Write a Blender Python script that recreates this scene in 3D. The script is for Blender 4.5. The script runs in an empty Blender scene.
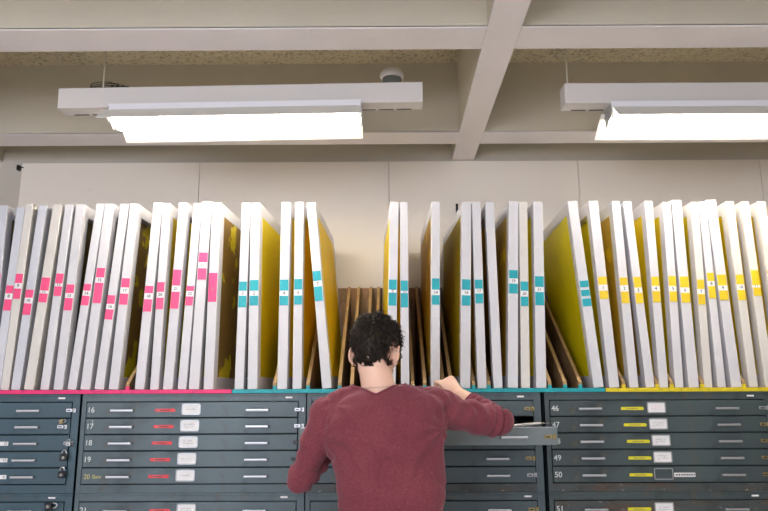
import bpy, bmesh, math, random
from mathutils import Vector, Matrix, noise, Euler
random.seed(7)
C = bpy.context.scene.collection
R = math.radians
# ------------------------------------------------------------------ camera
F, CX, CY = 705.0, 384.0, 255.5
CAMZ = 1.422
cam_d = bpy.data.cameras.new('camera'); cam = bpy.data.objects.new('camera', cam_d); C.objects.link(cam)
cam_d.sensor_fit = 'HORIZONTAL'; cam_d.sensor_width = 36; cam_d.lens = F/768*36
CAMR = Matrix.Rotation(R(0.24), 4, 'Z') @ Matrix.Rotation(R(90+11.5), 4, 'X') @ Matrix.Rotation(R(-0.22), 4, 'Z')
cam.matrix_world = Matrix.Translation((0, 0, CAMZ)) @ CAMR
bpy.context.scene.camera = cam
def P(px, py, Y):
    """point of the room at depth Y that the photograph shows at px, py"""
    d = CAMR.to_3x3() @ Vector(((px-CX)/F, -(py-CY)/F, -1))
    return Vector((d.x*Y/d.y, Y, CAMZ + d.z*Y/d.y))
# ------------------------------------------------------------------ materials
def mat(name, col, rough=.6, metal=0, spec=.5, **k):
    m = bpy.data.materials.new(name); m.use_nodes = True
    nt = m.node_tree; b = nt.nodes['Principled BSDF']
    b.inputs['Base Color'].default_value = (*col, 1); b.inputs['Roughness'].default_value = rough
    b.inputs['Metallic'].default_value = metal; b.inputs['Specular IOR Level'].default_value = spec
    def N(t, **kw):
        n = nt.nodes.new(t)
        for a, v in kw.items():
            if a in n.inputs: n.inputs[a].default_value = v
            else: setattr(n, a, v)
        return n
    L = nt.links.new
    tc = N('ShaderNodeTexCoord')
    src = tc.outputs['Object']
    if k.get('stretch'):
        mp = N('ShaderNodeMapping'); mp.inputs['Scale'].default_value = k['stretch']; L(src, mp.inputs['Vector']); src = mp.outputs['Vector']
    cur = None
    def ramp(fac, lo, hi):
        r = N('ShaderNodeMapRange'); r.inputs['From Min'].default_value = lo; r.inputs['From Max'].default_value = hi
        L(fac, r.inputs['Value']); return r.outputs['Result']
    for (c2, scale, lo, hi, amt) in k.get('layers', []):
        nz = N('ShaderNodeTexNoise'); nz.inputs['Scale'].default_value = scale; nz.inputs['Detail'].default_value = 6
        L(src, nz.inputs['Vector'])
        f = ramp(nz.outputs['Fac'], lo, hi)
        mu = N('ShaderNodeMath', operation='MULTIPLY'); L(f, mu.inputs[0]); mu.inputs[1].default_value = amt
        mx = N('ShaderNodeMix', data_type='RGBA')
        L(mu.outputs[0], mx.inputs[0])
        if cur is None: mx.inputs[6].default_value = (*col, 1)
        else: L(cur, mx.inputs[6])
        mx.inputs[7].default_value = (*c2, 1); cur = mx.outputs[2]
    if cur is not None: L(cur, b.inputs['Base Color'])
    if k.get('bump'):
        sc, st, dist = k['bump']
        nz = N('ShaderNodeTexNoise'); nz.inputs['Scale'].default_value = sc; nz.inputs['Detail'].default_value = 5
        L(src, nz.inputs['Vector'])
        bp = N('ShaderNodeBump'); bp.inputs['Strength'].default_value = st; bp.inputs['Distance'].default_value = dist
        L(nz.outputs['Fac'], bp.inputs['Height']); L(bp.outputs['Normal'], b.inputs['Normal'])
    if k.get('emit'):
        b.inputs['Emission Color'].default_value = (*k['emit'][0], 1); b.inputs['Emission Strength'].default_value = k['emit'][1]
    if k.get('sss'):
        b.inputs['Subsurface Weight'].default_value = k['sss']; b.inputs['Subsurface Radius'].default_value = (.02, .008, .004)
        b.inputs['Subsurface Scale'].default_value = .4
    if k.get('trans'):
        out = nt.nodes['Material Output']; tl = N('ShaderNodeBsdfTranslucent')
        tl.inputs['Color'].default_value = (*[min(1, c*1.2) for c in col], 1)
        if cur is not None: L(cur, tl.inputs['Color'])
        ms = N('ShaderNodeMixShader'); ms.inputs[0].default_value = k['trans']
        L(b.outputs[0], ms.inputs[1]); L(tl.outputs[0], ms.inputs[2]); L(ms.outputs[0], out.inputs['Surface'])
    return m
M = {}
M['wall'] = mat('wall_paint', (.60, .55, .48), .8, layers=[((.50, .46, .40), 1.1, .35, .75, .5)], bump=(60, .15, .004))
M['panel'] = mat('wall_board', (.94, .855, .75), .7, layers=[((.89, .83, .74), .9, .3, .8, .6), ((.5, .45, .4), 35, .68, .8, .3)], bump=(90, .08, .002))
M['coffer'] = mat('coffer_paint_lamplit', (.62, .57, .46), .85, layers=[((.53, .485, .39), 1.5, .4, .75, .7), ((.62, .56, .43), 7, .5, .8, .3)], bump=(45, .25, .004))  # same paint as the undersides, warm lamplight mixed into the colour
M['soffit'] = mat('beam_underside_daylit', (.90, .85, .84), .75, layers=[((.81, .76, .75), 3, .45, .8, .5)], bump=(40, .25, .004))  # beam paint again, window brightness and pink tint put into its colour
M['popcorn'] = mat('rough_plaster', (.72, .64, .46), .95, stretch=(1, 1, 1), layers=[((.34, .28, .16), 55, .52, .66, .8)], bump=(55, 1, .02))
M['floor'] = mat('floor_paint', (.55, .52, .48), .5, layers=[((.45, .42, .39), 3, .4, .8, .6)])
def enamel(name, c, k=1.0):
    lt = tuple(min(1, v*1.7+.01) for v in c); dk = tuple(v*.5 for v in c)
    return mat(name, c, .42, spec=.4, layers=[(lt, 2.2, .42, .8, .45), (dk, 7, .52, .70, .6*k), ((.10, .085, .06), 12, .62, .74, .55*k), ((.30, .33, .33), 40, .69, .78, .45)], bump=(25, .05, .002))
ENA = {'a': enamel('daylit_blue_cabinet_enamel', (.040, .082, .110)), 'b': enamel('grey_cabinet_enamel', (.075, .110, .128)), 'c': enamel('steel_grey_cabinet_enamel', (.066, .096, .110), 1.1), 'd': enamel('shaded_green_grey_enamel', (.050, .070, .074), 1.3)}  # left's bluer and right's darker tones put the window light into the enamel
M['cab'] = ENA['b']
M['cab_dirty'] = mat('cabinet_enamel_grimy', (.055, .066, .066), .5, stretch=(1, 1, 2.2), layers=[((.085, .05, .03), 6, .48, .64, .8), ((.36, .37, .34), 24, .63, .72, .6), ((.02, .025, .025), 11, .5, .72, .7)])
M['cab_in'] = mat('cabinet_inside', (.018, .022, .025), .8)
M['frame'] = mat('screen_frame_paint', (.66, .655, .69), .55, layers=[((.58, .575, .61), 5, .45, .8, .6), ((.45, .43, .42), 33, .70, .80, .35)], bump=(30, .1, .002))
M['frame_cream'] = mat('screen_frame_cream', (.68, .655, .62), .55, layers=[((.61, .57, .51), 5, .45, .8, .6), ((.4, .3, .25), 30, .70, .80, .4)], bump=(30, .1, .002))
M['frame_grey'] = mat('screen_frame_shaded', (.60, .61, .67), .5, layers=[((.52, .54, .60), 4, .45, .8, .6), ((.3, .3, .32), 30, .70, .80, .4)], bump=(30, .1, .002))  # bluish-grey copy of the frame paint, shade of the left frames coloured in
def mesh_mat(name, base, edge, ink=None, lo=.52, sc=9, tr=.45):
    L = [(edge, 2.3, .40, .80, .45)]
    if ink: L.append((ink, sc, lo, lo+.03, .95))
    return mat(name, base, .42, spec=.35, layers=L, trans=tr, bump=(300, .05, .001))
M['m_yellow'] = mesh_mat('yellow_mesh', (1, .84, .012), (.95, .74, .01))
M['m_lemon'] = mesh_mat('lemon_mesh', (1, .92, .012), (.90, .80, .012))
M['m_gold'] = mesh_mat('gold_mesh', (1, .80, .012), (.97, .72, .01))
M['m_olive'] = mesh_mat('olive_mesh', (.85, .66, .02), (.62, .46, .015))
M['m_brown'] = mesh_mat('brown_emulsion', (.40, .24, .05), (.27, .15, .03), (1, .84, .03), .57, 6, .25)
M['m_brown_plain'] = mesh_mat('dark_emulsion', (.22, .15, .04), (.14, .09, .025), None, tr=.15)
M['m_rust'] = mesh_mat('rust_emulsion', (.66, .42, .03), (.45, .27, .02), (1, .74, .03), .58, 5, .2)
M['pink'] = mat('pink_tape', (.90, .07, .23), .45, layers=[((.80, .05, .20), 30, .4, .8, .4)])
M['teal'] = mat('teal_tape', (.0, .36, .43), .45, layers=[((.0, .31, .38), 30, .4, .8, .4)])
M['yellow'] = mat('yellow_tape', (.78, .56, .015), .45, layers=[((.68, .48, .015), 30, .4, .8, .4)])
M['pinkt'] = mat('pink_shelf_tape', (.80, .02, .17), .5, layers=[((.45, .01, .12), 40, .5, .7, .7)])
M['tealt'] = mat('teal_shelf_tape', (.0, .33, .38), .5, layers=[((.0, .2, .24), 40, .52, .7, .6)])
M['yellowt'] = mat('yellow_shelf_tape', (.70, .56, .01), .5, layers=[((.36, .28, .01), 40, .52, .7, .6)])
M['paper'] = mat('paper', (.85, .84, .85), .7, layers=[((.7, .69, .7), 25, .5, .8, .4)])
M['ink'] = mat('ink', (.05, .05, .06), .6)
M['ink_soft'] = mat('soft_ink', (.22, .22, .25), .6)
M['chalk'] = mat('white_lettering', (.62, .66, .66), .6)
M['goldink'] = mat('yellow_lettering', (.45, .42, .18), .6)
M['wood'] = mat('plywood_face', (.26, .16, .08), .65, stretch=(6, 6, .8), layers=[((.13, .07, .03), 4, .4, .7, .7), ((.28, .11, .04), 9, .6, .8, .5)])
M['woodedge'] = mat('plywood_edge', (.42, .27, .12), .6, stretch=(4, 4, 1), layers=[((.28, .16, .06), 6, .4, .75, .7)])
M['woodboard'] = mat('rack_back_ply', (.36, .22, .10), .6, stretch=(1, 1, .6), layers=[((.42, .19, .06), 8, .45, .65, .7), ((.14, .08, .04), 14, .5, .7, .7)])
M['steel'] = mat('brushed_steel', (.50, .51, .54), .38, .8)
M['steel_d'] = mat('dull_steel', (.36, .37, .38), .4, .7)
M['brass'] = mat('brass', (.34, .27, .12), .42, .7, layers=[((.14, .10, .05), 60, .45, .7, .7)])
M['black'] = mat('black_metal', (.012, .012, .014), .35, .2)
M['red_l'] = mat('red_label', (.70, .045, .06), .5, layers=[((.8, .25, .25), 22, .55, .75, .6)])
M['yel_l'] = mat('yellow_label', (.72, .66, .02), .5)
M['white_enamel'] = mat('white_enamel', (.72, .68, .65), .45, layers=[((.64, .6, .56), 2, .4, .8, .4)])
M['channel'] = mat('lamp_channel_enamel', (.82, .82, .86), .3)
M['reflector'] = mat('reflector_enamel', (.80, .78, .72), .4)
M['tube'] = mat('fluorescent_tube', (1, 1, 1), .5, emit=((1, .91, .78), 26))
M['socket'] = mat('lamp_socket', (.85, .84, .82), .4)
M['cable'] = mat('black_cable', (.015, .015, .015), .5)
M['bell_dark'] = mat('dark_glass', (.10, .12, .11), .25)
M['skin'] = mat('skin', (.80, .52, .40), .5, sss=.12, layers=[((.74, .40, .31), 14, .45, .75, .5)], bump=(120, .08, .001))
M['hair'] = mat('dark_brown_hair', (.018, .011, .008), .5, spec=.35, layers=[((.085, .055, .035), 22, .5, .72, .45)])  # lighter brown layer paints highlights into the hair colour
M['sweater'] = mat('maroon_heathered_knit', (.17, .036, .050), .9, spec=.15, layers=[((.28, .085, .105), 260, .42, .62, .5), ((.115, .024, .04), 7, .4, .75, .5)], bump=(420, .35, .0015))
M['sweater'].node_tree.nodes['Principled BSDF'].inputs['Sheen Weight'].default_value = .35
M['sweater'].node_tree.nodes['Principled BSDF'].inputs['Sheen Tint'].default_value = (.8, .5, .6, 1)
M['jeans'] = mat('denim', (.035, .05, .09), .85, layers=[((.07, .09, .14), 120, .4, .7, .5)])
M['shoe'] = mat('shoe_leather', (.03, .025, .02), .5)
M['sole'] = mat('shoe_sole', (.5, .48, .44), .7)
M['eye'] = mat('eye_white', (.8, .8, .8), .2)
M['lace'] = mat('silver_chain', (.5, .42, .36), .35, .6)
M['blue_paper'] = mat('pale_blue_sheet', (.30, .42, .55), .6)
M['glassp'] = mat('window_pane', (.9, .95, 1), .05)
M['glassp'].node_tree.nodes['Principled BSDF'].inputs['Transmission Weight'].default_value = 1
# ------------------------------------------------------------------ mesh helpers
class MB:
    def __init__(s): s.bm = bmesh.new(); s.mats = []
    def mi(s, m):
        if m not in s.mats: s.mats.append(m)
        return s.mats.index(m)
    def box(s, x0, x1, y0, y1, z0, z1, m, bev=0, mtx=None):
        vs = [s.bm.verts.new((x, y, z)) for x in (x0, x1) for y in (y0, y1) for z in (z0, z1)]
        fs = [s.bm.faces.new([vs[i] for i in q]) for q in ((0,1,3,2),(4,6,7,5),(0,4,5,1),(2,3,7,6),(0,2,6,4),(1,5,7,3))]
        k = s.mi(m)
        for f in fs: f.material_index = k
        if bev:
            es = list({e for f in fs for e in f.edges})
            r = bmesh.ops.bevel(s.bm, geom=es, offset=bev, segments=2, affect='EDGES', profile=.5)
            allv = {v for f in r['faces'] for v in f.verts} | {v for f in fs if f.is_valid for v in f.verts}
            for f in r['faces']: f.material_index = k
            vs = list(allv)
        if mtx is not None: bmesh.ops.transform(s.bm, matrix=mtx, verts=[v for v in vs if v.is_valid])
        return s
    def prism(s, pts, x0, x1, m, edge_m=None, axis='x'):
        """polygon (a,b) extruded along an axis"""
        def mk(a, b, t): return (t, a, b) if axis == 'x' else ((a, t, b) if axis == 'y' else (a, b, t))
        A = [s.bm.verts.new(mk(a, b, x0)) for a, b in pts]; B = [s.bm.verts.new(mk(a, b, x1)) for a, b in pts]
        k = s.mi(m); ke = s.mi(edge_m or m); n = len(pts)
        f = s.bm.faces.new(A); f.material_index = k; f = s.bm.faces.new(B[::-1]); f.material_index = k
        for i in range(n):
            f = s.bm.faces.new((A[i], B[i], B[(i+1) % n], A[(i+1) % n])); f.material_index = ke
        return s
    def tube(s, pts, r, m, seg=8, closed=False, ry=None):
        pts = [Vector(p) for p in pts]; n = len(pts); rs = r if isinstance(r, (list, tuple)) else [r]*n
        k = s.mi(m); rings = []; up = None
        for i, p in enumerate(pts):
            a = pts[(i-1) % n] if (i > 0 or closed) else p; b = pts[(i+1) % n] if (i < n-1 or closed) else p
            t = (b-a).normalized()
            if up is None: up = t.orthogonal().normalized()
            up = (up - t*up.dot(t)).normalized(); w = t.cross(up)
            rings.append([s.bm.verts.new(p + up*math.cos(2*math.pi*j/seg)*rs[i] + w*math.sin(2*math.pi*j/seg)*rs[i]) for j in range(seg)])
        for i in range(n if closed else n-1):
            A, B = rings[i], rings[(i+1) % n]
            for j in range(seg):
                f = s.bm.faces.new((A[j], A[(j+1) % seg], B[(j+1) % seg], B[j])); f.material_index = k; f.smooth = True
        if not closed:
            for q in (rings[0][::-1], rings[-1]):
                if rs[0] > 0: f = s.bm.faces.new(q); f.material_index = k
        return s
    def loft(s, rings, m, cap=True, smooth=True):
        k = s.mi(m); V = [[s.bm.verts.new(p) for p in ring] for ring in rings]; n = len(V[0])
        for A, B in zip(V, V[1:]):
            for j in range(n):
                f = s.bm.faces.new((A[j], A[(j+1) % n], B[(j+1) % n], B[j])); f.material_index = k; f.smooth = smooth
        if cap:
            for q in (V[0][::-1], V[-1]): f = s.bm.faces.new(q); f.material_index = k; f.smooth = smooth
        return s
    def lathe(s, prof, m, seg=24, c=(0, 0, 0)):
        return s.loft([[(c[0]+r*math.cos(2*math.pi*j/seg), c[1]+r*math.sin(2*math.pi*j/seg), c[2]+z) for j in range(seg)] for r, z in prof], m)
    def ball(s, c, r, m, rot=None, seg=20):
        r = (r, r, r) if not hasattr(r, '__len__') else r
        mt = Matrix.Translation(c) @ (rot.to_4x4() if rot is not None else Matrix()) @ Matrix.Diagonal((*r, 1))
        q = bmesh.ops.create_uvsphere(s.bm, u_segments=seg, v_segments=seg//2+2, radius=1, matrix=mt); k = s.mi(m)
        for f in {f for v in q['verts'] for f in v.link_faces}: f.material_index = k; f.smooth = True
        return s
    def build(s, name, parent=None, loc=None, rot=None):
        bmesh.ops.recalc_face_normals(s.bm, faces=s.bm.faces)
        me = bpy.data.meshes.new(name); s.bm.to_mesh(me); s.bm.free()
        for m in s.mats: me.materials.append(m)
        return link(name, me, parent, loc, rot)
def link(name, me, parent=None, loc=None, rot=None):
    o = bpy.data.objects.new(name, me); C.objects.link(o)
    if parent: o.parent = parent
    if loc is not None: o.location = loc
    if rot is not None: o.rotation_euler = rot
    return o
def tag(o, label, cat, group=None, kind=None):
    if label: o['label'] = label
    if cat: o['category'] = cat
    if group: o['group'] = group
    if kind: o['kind'] = kind
    return o
def empty(name, loc, label, cat, group=None, rot=(0, 0, 0)):
    o = link(name, None, None, loc, rot); o.empty_display_size = .05
    return tag(o, label, cat, group)
def struct(o): o['kind'] = 'structure'; return o
def text(name, s_, size, m, parent, loc, rot=(math.pi/2, 0, 0), ax='CENTER'):
    cu = bpy.data.curves.new('txt', 'FONT'); cu.body = s_; cu.size = size; cu.align_x = ax; cu.align_y = 'CENTER'; cu.extrude = .0002; cu.offset = size*.012
    t = bpy.data.objects.new('txt', cu); C.objects.link(t)
    dg = bpy.context.evaluated_depsgraph_get(); me = bpy.data.meshes.new_from_object(t.evaluated_get(dg))
    bpy.data.objects.remove(t); bpy.data.curves.remove(cu); me.materials.clear(); me.materials.append(m)
    return link(name, me, parent, loc, rot)
# ------------------------------------------------------------------ room
YW = 4.60; ZB = CAMZ+1.60; ZC = CAMZ+2.06
XL, XR, YR = -4.4, 4.6, -3.6
struct(MB().box(XL-.15, XR+.15, YR-.15, YW+.15, -.12, 0, M['floor']).build('floor'))
struct(MB().box(XL-.15, XR+.15, YR-.15, YW+.15, ZC, ZC+.15, M['popcorn']).build('ceiling'))
struct(MB().box(XL-.15, XR+.15, YW, YW+.15, 0, ZC, M['coffer']).box(XL-.01, XR, YW-.004, YW, 0, ZB+.02, M['wall']).build('wall_back'))
struct(MB().box(XL-.15, XL, YR, YW, 0, ZC, M['wall']).build('wall_left'))
struct(MB().box(XR, XR+.15, YR, YW, 0, ZC, M['wall']).build('wall_right'))
# wall behind the camera, with two tall windows
b = MB(); wins = [(-3.9, -1.1), (.2, 3.0)]
b.box(XL, -3.9, YR-.15, YR, 0, ZC, M['wall']).box(-1.1, .2, YR-.15, YR, 0, ZC, M['wall']).box(3.0, XR, YR-.15, YR, 0, ZC, M['wall'])
for a, c in wins: b.box(a, c, YR-.15, YR, 0, .9, M['wall']).box(a, c, YR-.15, YR, 2.95, ZC, M['wall'])
struct(b.build('wall_front'))
for i, (a, c) in enumerate(wins):
    b = MB(); w = c-a
    for x in (a+.03, a+w/3, a+2*w/3, c-.03): b.box(x-.03, x+.03, YR-.10, YR-.04, .9, 2.95, M['white_enamel'])
    for z in (.93, 1.9, 2.92): b.box(a, c, YR-.10, YR-.04, z-.03, z+.03, M['white_enamel'])
    w_ = struct(b.build('window_%d' % (i+1)))
    MB().box(a+.02, c-.02, YR-.075, YR-.069, .95, 2.9, M['glassp']).build('pane', w_)
# wall boards with thin seams
zt = P(384, 161.5, YW-.02).z
seams = [P(x, 185, YW-.02).x for x in (20, 199, 389, 579, 762)]
seams = [seams[0]] + seams[1:] + [seams[-1]+1.27, XR-.02]
for i, (a, c) in enumerate(zip(seams, seams[1:])):
    struct(MB().box(a+.0015, c-.0015, YW-.022, YW-.004, .0, zt, M['panel'], .002).build('wall_panel_%d' % (i+1)))
# waffle ceiling beams
def beam(x0, x1, y0, y1, n):
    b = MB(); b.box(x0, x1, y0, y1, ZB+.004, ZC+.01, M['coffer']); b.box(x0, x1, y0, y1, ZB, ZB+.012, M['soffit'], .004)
    struct(b.build('trim_%d' % n))
k = 1
for x in (-2.78, .447, 3.65):
    beam(x, x+.152, YR, YW, k); k += 1
xs = [XL, -2.78, -2.63, .447, .599, 3.65, 3.80, XR]
for yb in (4.09, 2.84, 1.59, .34, -.91, -2.16):
    for a, c in ((XL, -2.78), (-2.628, .447), (.599, 3.65), (3.802, XR)):
        beam(a, c, yb, yb+.20, k); k += 1
# small black cable clip at board corner
q = P(18, 167.5, YW-.03)
o = MB().box(-.009, .009, -.010, .0215, -.018, .018, M['black'], .004).box(.006, .035, -.004, .002, -.002, .003, M['cable']).build('cable_clip', None, (q.x, YW-.026, q.z))
tag(o, 'small black cable clip at the top left corner of the wall boards', 'clip')
# tiny dark hook on the wall
q = P(457, 208.5, YW-.03)
tag(MB().box(-.008, .008, -.004, .004, -.035, .035, M['black'], .003).box(-.006, .006, -.016, 0, -.03, -.018, M['black'], .002).build('wall_hook', None, (q.x, YW-.026, q.z)), 'tiny black hook on the wall board above the teal-taped frames', 'hook')
# ------------------------------------------------------------------ lamp raceways and fluorescent lamps
def raceway(x0, x1, lab, rods, tilt, lift=.014):
    L = x1-x0; zb = CAMZ+1.425; dz_ = lift
    t = empty('lamp_raceway', (x0, 3.31, zb+lift), lab, 'lamp raceway', 'white lamp raceways hung under the ceiling', (0, tilt, 0))
    b = MB().box(0, L, 0, .10, .0, .108, M['white_enamel'], .003)
    b.build('housing', t)
    b = MB(); x = .05
    while x < L-.06:
        b.box(x, x+.075, .083, .094, -.0012, .001, M['black']); x += .092
    sl = b.build('slots', t)
    for rx in rods:
        r = MB().tube([(rx, .05, .10), (rx, .05, ZC-zb)], .004, M['coffer'], 8).lathe([(.0, .122), (.010, .12), (.010, .108), (.0, .108)], M['white_enamel'], 12, (rx, .05, 0))
        r.build('hanging_rod', t)
    return t
def lamp(x0, x1, lab, open_left):
    L = x1-x0; y0 = 3.31; zb = CAMZ+1.437
    t = empty('fluorescent_lamp', (x0, y0, zb), lab, 'ceiling lamp', 'twin-tube fluorescent lamps', (0, R(-.75) if open_left else 0, 0))
    MB().prism([(-.05, -.001), (.05, -.001), (.05, -.031), (-.05, -.031)], .0, L, M['channel']).build('channel', t)
    # sloping reflector flaps
    MB().prism([(-.048, -.029), (-.044, -.032), (-.112, -.100), (-.115, -.096)], -.03 if open_left else .012, L+.0, M['reflector']).build('reflector_flap', t)
    MB().prism([(.048, -.029), (.044, -.032), (.186, -.116), (.189, -.112)], .012 if open_left else -.02, L+.0, M['reflector']).build('reflector_flap', t)
    for x, s_ in ((.0, -1), (L, 1)):
        MB().prism([(-.050, -.012), (.050, -.012), (.060, -.06), (.03, -.105), (-.01, -.085), (-.055, -.082)], x-.002, x+.002, M['steel']).build('end_plate', t)
        for y, z in ((-.045, -.078), (.058, -.080)):
            xx = x+.012 if s_ < 0 else x-.012
            MB().box(xx-.008, xx+.008, y-.012, y+.012, z-.018, z+.045, M['socket'], .003).build('socket', t)
    for y, z in ((-.045, -.078), (.058, -.080)):
        MB().tube([(.02, y, z), (L-.02, y, z)], .019, M['tube'], 16).build('tube', t)
    return t
xr1 = P(423, 95, 3.31).x; xl1 = P(58, 98, 3.31).x
raceway(xl1, xr1, 'white box raceway over the left lamp, with cable coil on top', [P(105, 70, 3.36).x-xl1], R(-.75), .010)
xl2 = P(565, 95, 3.31).x
raceway(xl2, 3.2, 'white box raceway over the right lamp, running out of the picture', [.03, 1.9], 0, .022)
lx0 = P(107, 110, 3.25).x; lamp(lx0, lx0+1.25, 'lit fluorescent lamp with sloping reflector under the left raceway', True)
lx1 = P(612, 110, 3.25).x; lamp(lx1, lx1+1.25, 'lit fluorescent lamp with sloping reflector under the right raceway', False)
# cable coil on top of left raceway
q = P(103, 83, 3.36); b = MB()
for i in range(4):
    rr = .060+.010*i; cx0 = -.015+.012*i; hh = .052-.007*i
    pts = [(cx0+rr*math.cos(a), .020*math.sin(a+i*.5)+.004*i, .004+hh*.5*(1+math.sin(a*1.0+.4*i))) for a in [j*2*math.pi/28 for j in range(28)]]
    b.tube(pts, .0022, M['cable'], 6, True)
b.tube([(.08, 0, .02), (.13, .01, .012), (.17, .0, .004)], .0022, M['cable'], 6)
o = b.build('cable_coil', None, (q.x, 3.388, CAMZ+1.425+.108+.033)); tag(o, 'black cable coiled on top of the left lamp raceway', 'cable')
# white dome hanging at the end
q = P(392, 80, 3.52); t = empty('ceiling_dome', (q.x, 3.52, q.z-.005), 'white rounded dome hanging on a rod above the left raceway end', 'dome fitting')
MB().lathe([(.0, .0), (.050, .0), (.052, .012), (.0, .012)], M['bell_dark'], 28).build('lens', t)
MB().lathe([(.0, .010), (.056, .010), (.064, .022), (.062, .040), (.05, .056), (.03, .063), (.0, .065)], M['white_enamel'], 28).build('dome_shell', t)
MB().tube([(0, 0, .06), (0, 0, ZC-q.z+.005)], .004, M['coffer'], 8).build('rod', t)
# ------------------------------------------------------------------ flat file cabinets
YF = 3.53; DEP = .93
TOPZ = CAMZ+.029; UH = .467; RAIL = .038; DH = .0777
def XP(px, py=409): return P(px, py, YF).x
def hand(b, x0, x1, z, h, m, seed, y=-.0016, lines=1):
    """handwritten scribble"""
    rnd = random.Random(seed)
    for li in range(lines):
        zz = z + (lines-1)*h*.7 - li*h*1.4; x = x0 + rnd.random()*.004; pts = []
        while x < x1 - rnd.random()*.006:
            pts.append((x, y, zz + h*(rnd.random()-.5))); x += .0016+.0012*rnd.random()
            if rnd.random() < .16 and len(pts) > 3: b.tube(pts, .0005, m, 4); pts = []; x += .003
        if len(pts) > 1: b.tube(pts, .0005, m, 4)
def cabinet(x0, x1, ztop, lab, rows, group, en='b', dirty=None, plate=None, seamgrime=False, opened=None):
    M['cab'] = ENA[en]
    W = x1-x0; root = empty('flat_file_cabinet', (x0, YF, ztop-UH), lab, 'flat file cabinet', group)
    top = UH; ls, rs = .022, .036; t_ = .010
    b = MB(); m = M['cab']; mr = M['cab_dirty'] if seamgrime else m
    b.box(0, W, 0, DEP, top-.012, top, m, .002); b.box(0, W, .004, DEP, 0, .008, m)
    b.box(0, .010, .002, DEP, .008, top-.012, m); b.box(W-.010, W, .002, DEP, .008, top-.012, m)
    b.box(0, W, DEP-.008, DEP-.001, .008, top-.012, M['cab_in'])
    b.box(0, ls, 0, .02, 0.001, top-.012, m, .0015); b.box(W-rs, W, 0, .02, 0.001, top-.012, m, .0015)
    b.box(ls, W-rs, .001, .02, top-RAIL+.002, top-.012, m); b.box(ls, W-rs, .001, .02, .001, UH-RAIL-5*DH-.002, mr, .001)
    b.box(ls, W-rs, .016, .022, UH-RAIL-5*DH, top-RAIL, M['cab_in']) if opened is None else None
    if opened is not None:
        for r in range(5):
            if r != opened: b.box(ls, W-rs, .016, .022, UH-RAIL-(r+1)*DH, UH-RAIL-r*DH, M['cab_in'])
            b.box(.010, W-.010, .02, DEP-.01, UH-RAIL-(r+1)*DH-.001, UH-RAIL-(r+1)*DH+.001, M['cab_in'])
    b.build('carcass', root)
    if plate:
        b = MB().box(plate-.017, plate+.017, -.002, .001, top-.024, top-.016, M['paper'], .001)
        pl = b.build('maker_plate', root)
    for r in range(5):
        row = rows[r] if r < len(rows) else {}
        z1 = UH-RAIL-r*DH-.003; z0 = z1-DH+.0055; pull = 0; rot = (0, 0, 0)
        d = MB(); mm = M['cab_dirty'] if row.get('grime') else M['cab']
        if r == opened: mm = row.get('mat', mm)
        a, c = ls+.003, W-rs-.003
        d.box(a, c, 0, .016, 0, z1-z0, mm, .0025)
        if r == opened:      # real tray behind the pulled-out front
            h = .055
            d.box(a+.006, c-.006, .014, DEP-.06, .004, .008, M['cab'])
            for q0, q1 in ((a+.006, a+.010), (c-.010, c-.006)): d.box(q0, q1, .014, DEP-.06, .004, h, M['cab'])
            d.box(a+.006, c-.006, DEP-.064, DEP-.06, .004, h, M['cab']); pull = -.487; rot = (R(2.6), 0, 0)
            d.box(a+.004, c-.004, -.001, .020, z1-z0-.001, z1-z0+.0015, M['steel_d'])
        dr = d.build('drawer', root, (0, pull-.0035 if not pull else pull, z0 - (.030 if r == opened else 0)), rot)
        hz = (z1-z0)*.46
        for hx in row.get('handles', []):
            L2 = .056; q = MB()
            q.box(hx-L2, hx+L2, -.022, -.014, hz-.003, hz+.006, M['steel'], .002)
            for e in (hx-L2+.006, hx+L2-.006): q.box(e-.005, e+.005, -.018, 0, hz-.006, hz+.006, M['steel_d'], .0015)
            q.box(hx-L2, hx+L2, -.018, -.001, hz-.0055, hz-.004, M['steel_d'])
            q.build('handle', dr)
        if 'strip' in row:
            sx, sm, w = row['strip']; q = MB()
            pts = [(sx-w, hz-.006), (sx+w*.96, hz-.007), (sx+w, hz+.004), (sx+w*.9, hz+.0085), (sx-w*.97, hz+.008)]
            q.prism(pts, -.0012, 0, sm, axis='y')
            s_ = q.build('label_strip', dr)
            q = MB(); rnd = random.Random(int(sx*1000)+r)
            x = sx-w*.5
            while x < sx+w*.45:
                q.box(x, x+.0035, -.0016, -.001, hz-.002, hz+.0035, M['ink'] if sm is M['red_l'] else M['brass']); x += .0055
            q.build('strip_lettering', dr)
        if 'card' in row:
            cx, kind = row['card']; cw, ch = .046, .027; zc = (z1-z0)*.53; q = MB()
            fm = M['steel_d']
            q.box(cx-cw, cx+cw, -.003, 0, zc-ch, zc-ch+.005, fm).box(cx-cw, cx+cw, -.003, 0, zc+ch-.005, zc+ch, fm)
            q.box(cx-cw, cx-cw+.005, -.003, 0, zc-ch, zc+ch, fm).box(cx+cw-.005, cx+cw, -.003, 0, zc-ch, zc+ch, fm)
            q.build('card_holder', dr)
            if kind != 'empty':
                q = MB().box(cx-cw+.003, cx+cw-.003, -.0012, 0, zc-ch+.003, zc+ch-.003, M['paper'])
                q.build('card', dr)
                q = MB(); hand(q, cx-.028, cx+.028, zc, .008, M['pinkink'] if kind == 'pink' else M['ink'], r*7+int(cx*100), lines=1 if kind == 'one' else 2)
                q.build('handwriting', dr)
        if 'text' in row:
            for (s_, tx, sz, tm, dz) in row['text']: text('number', s_, sz, tm, dr, (tx, -.0008, hz+dz))
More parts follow.
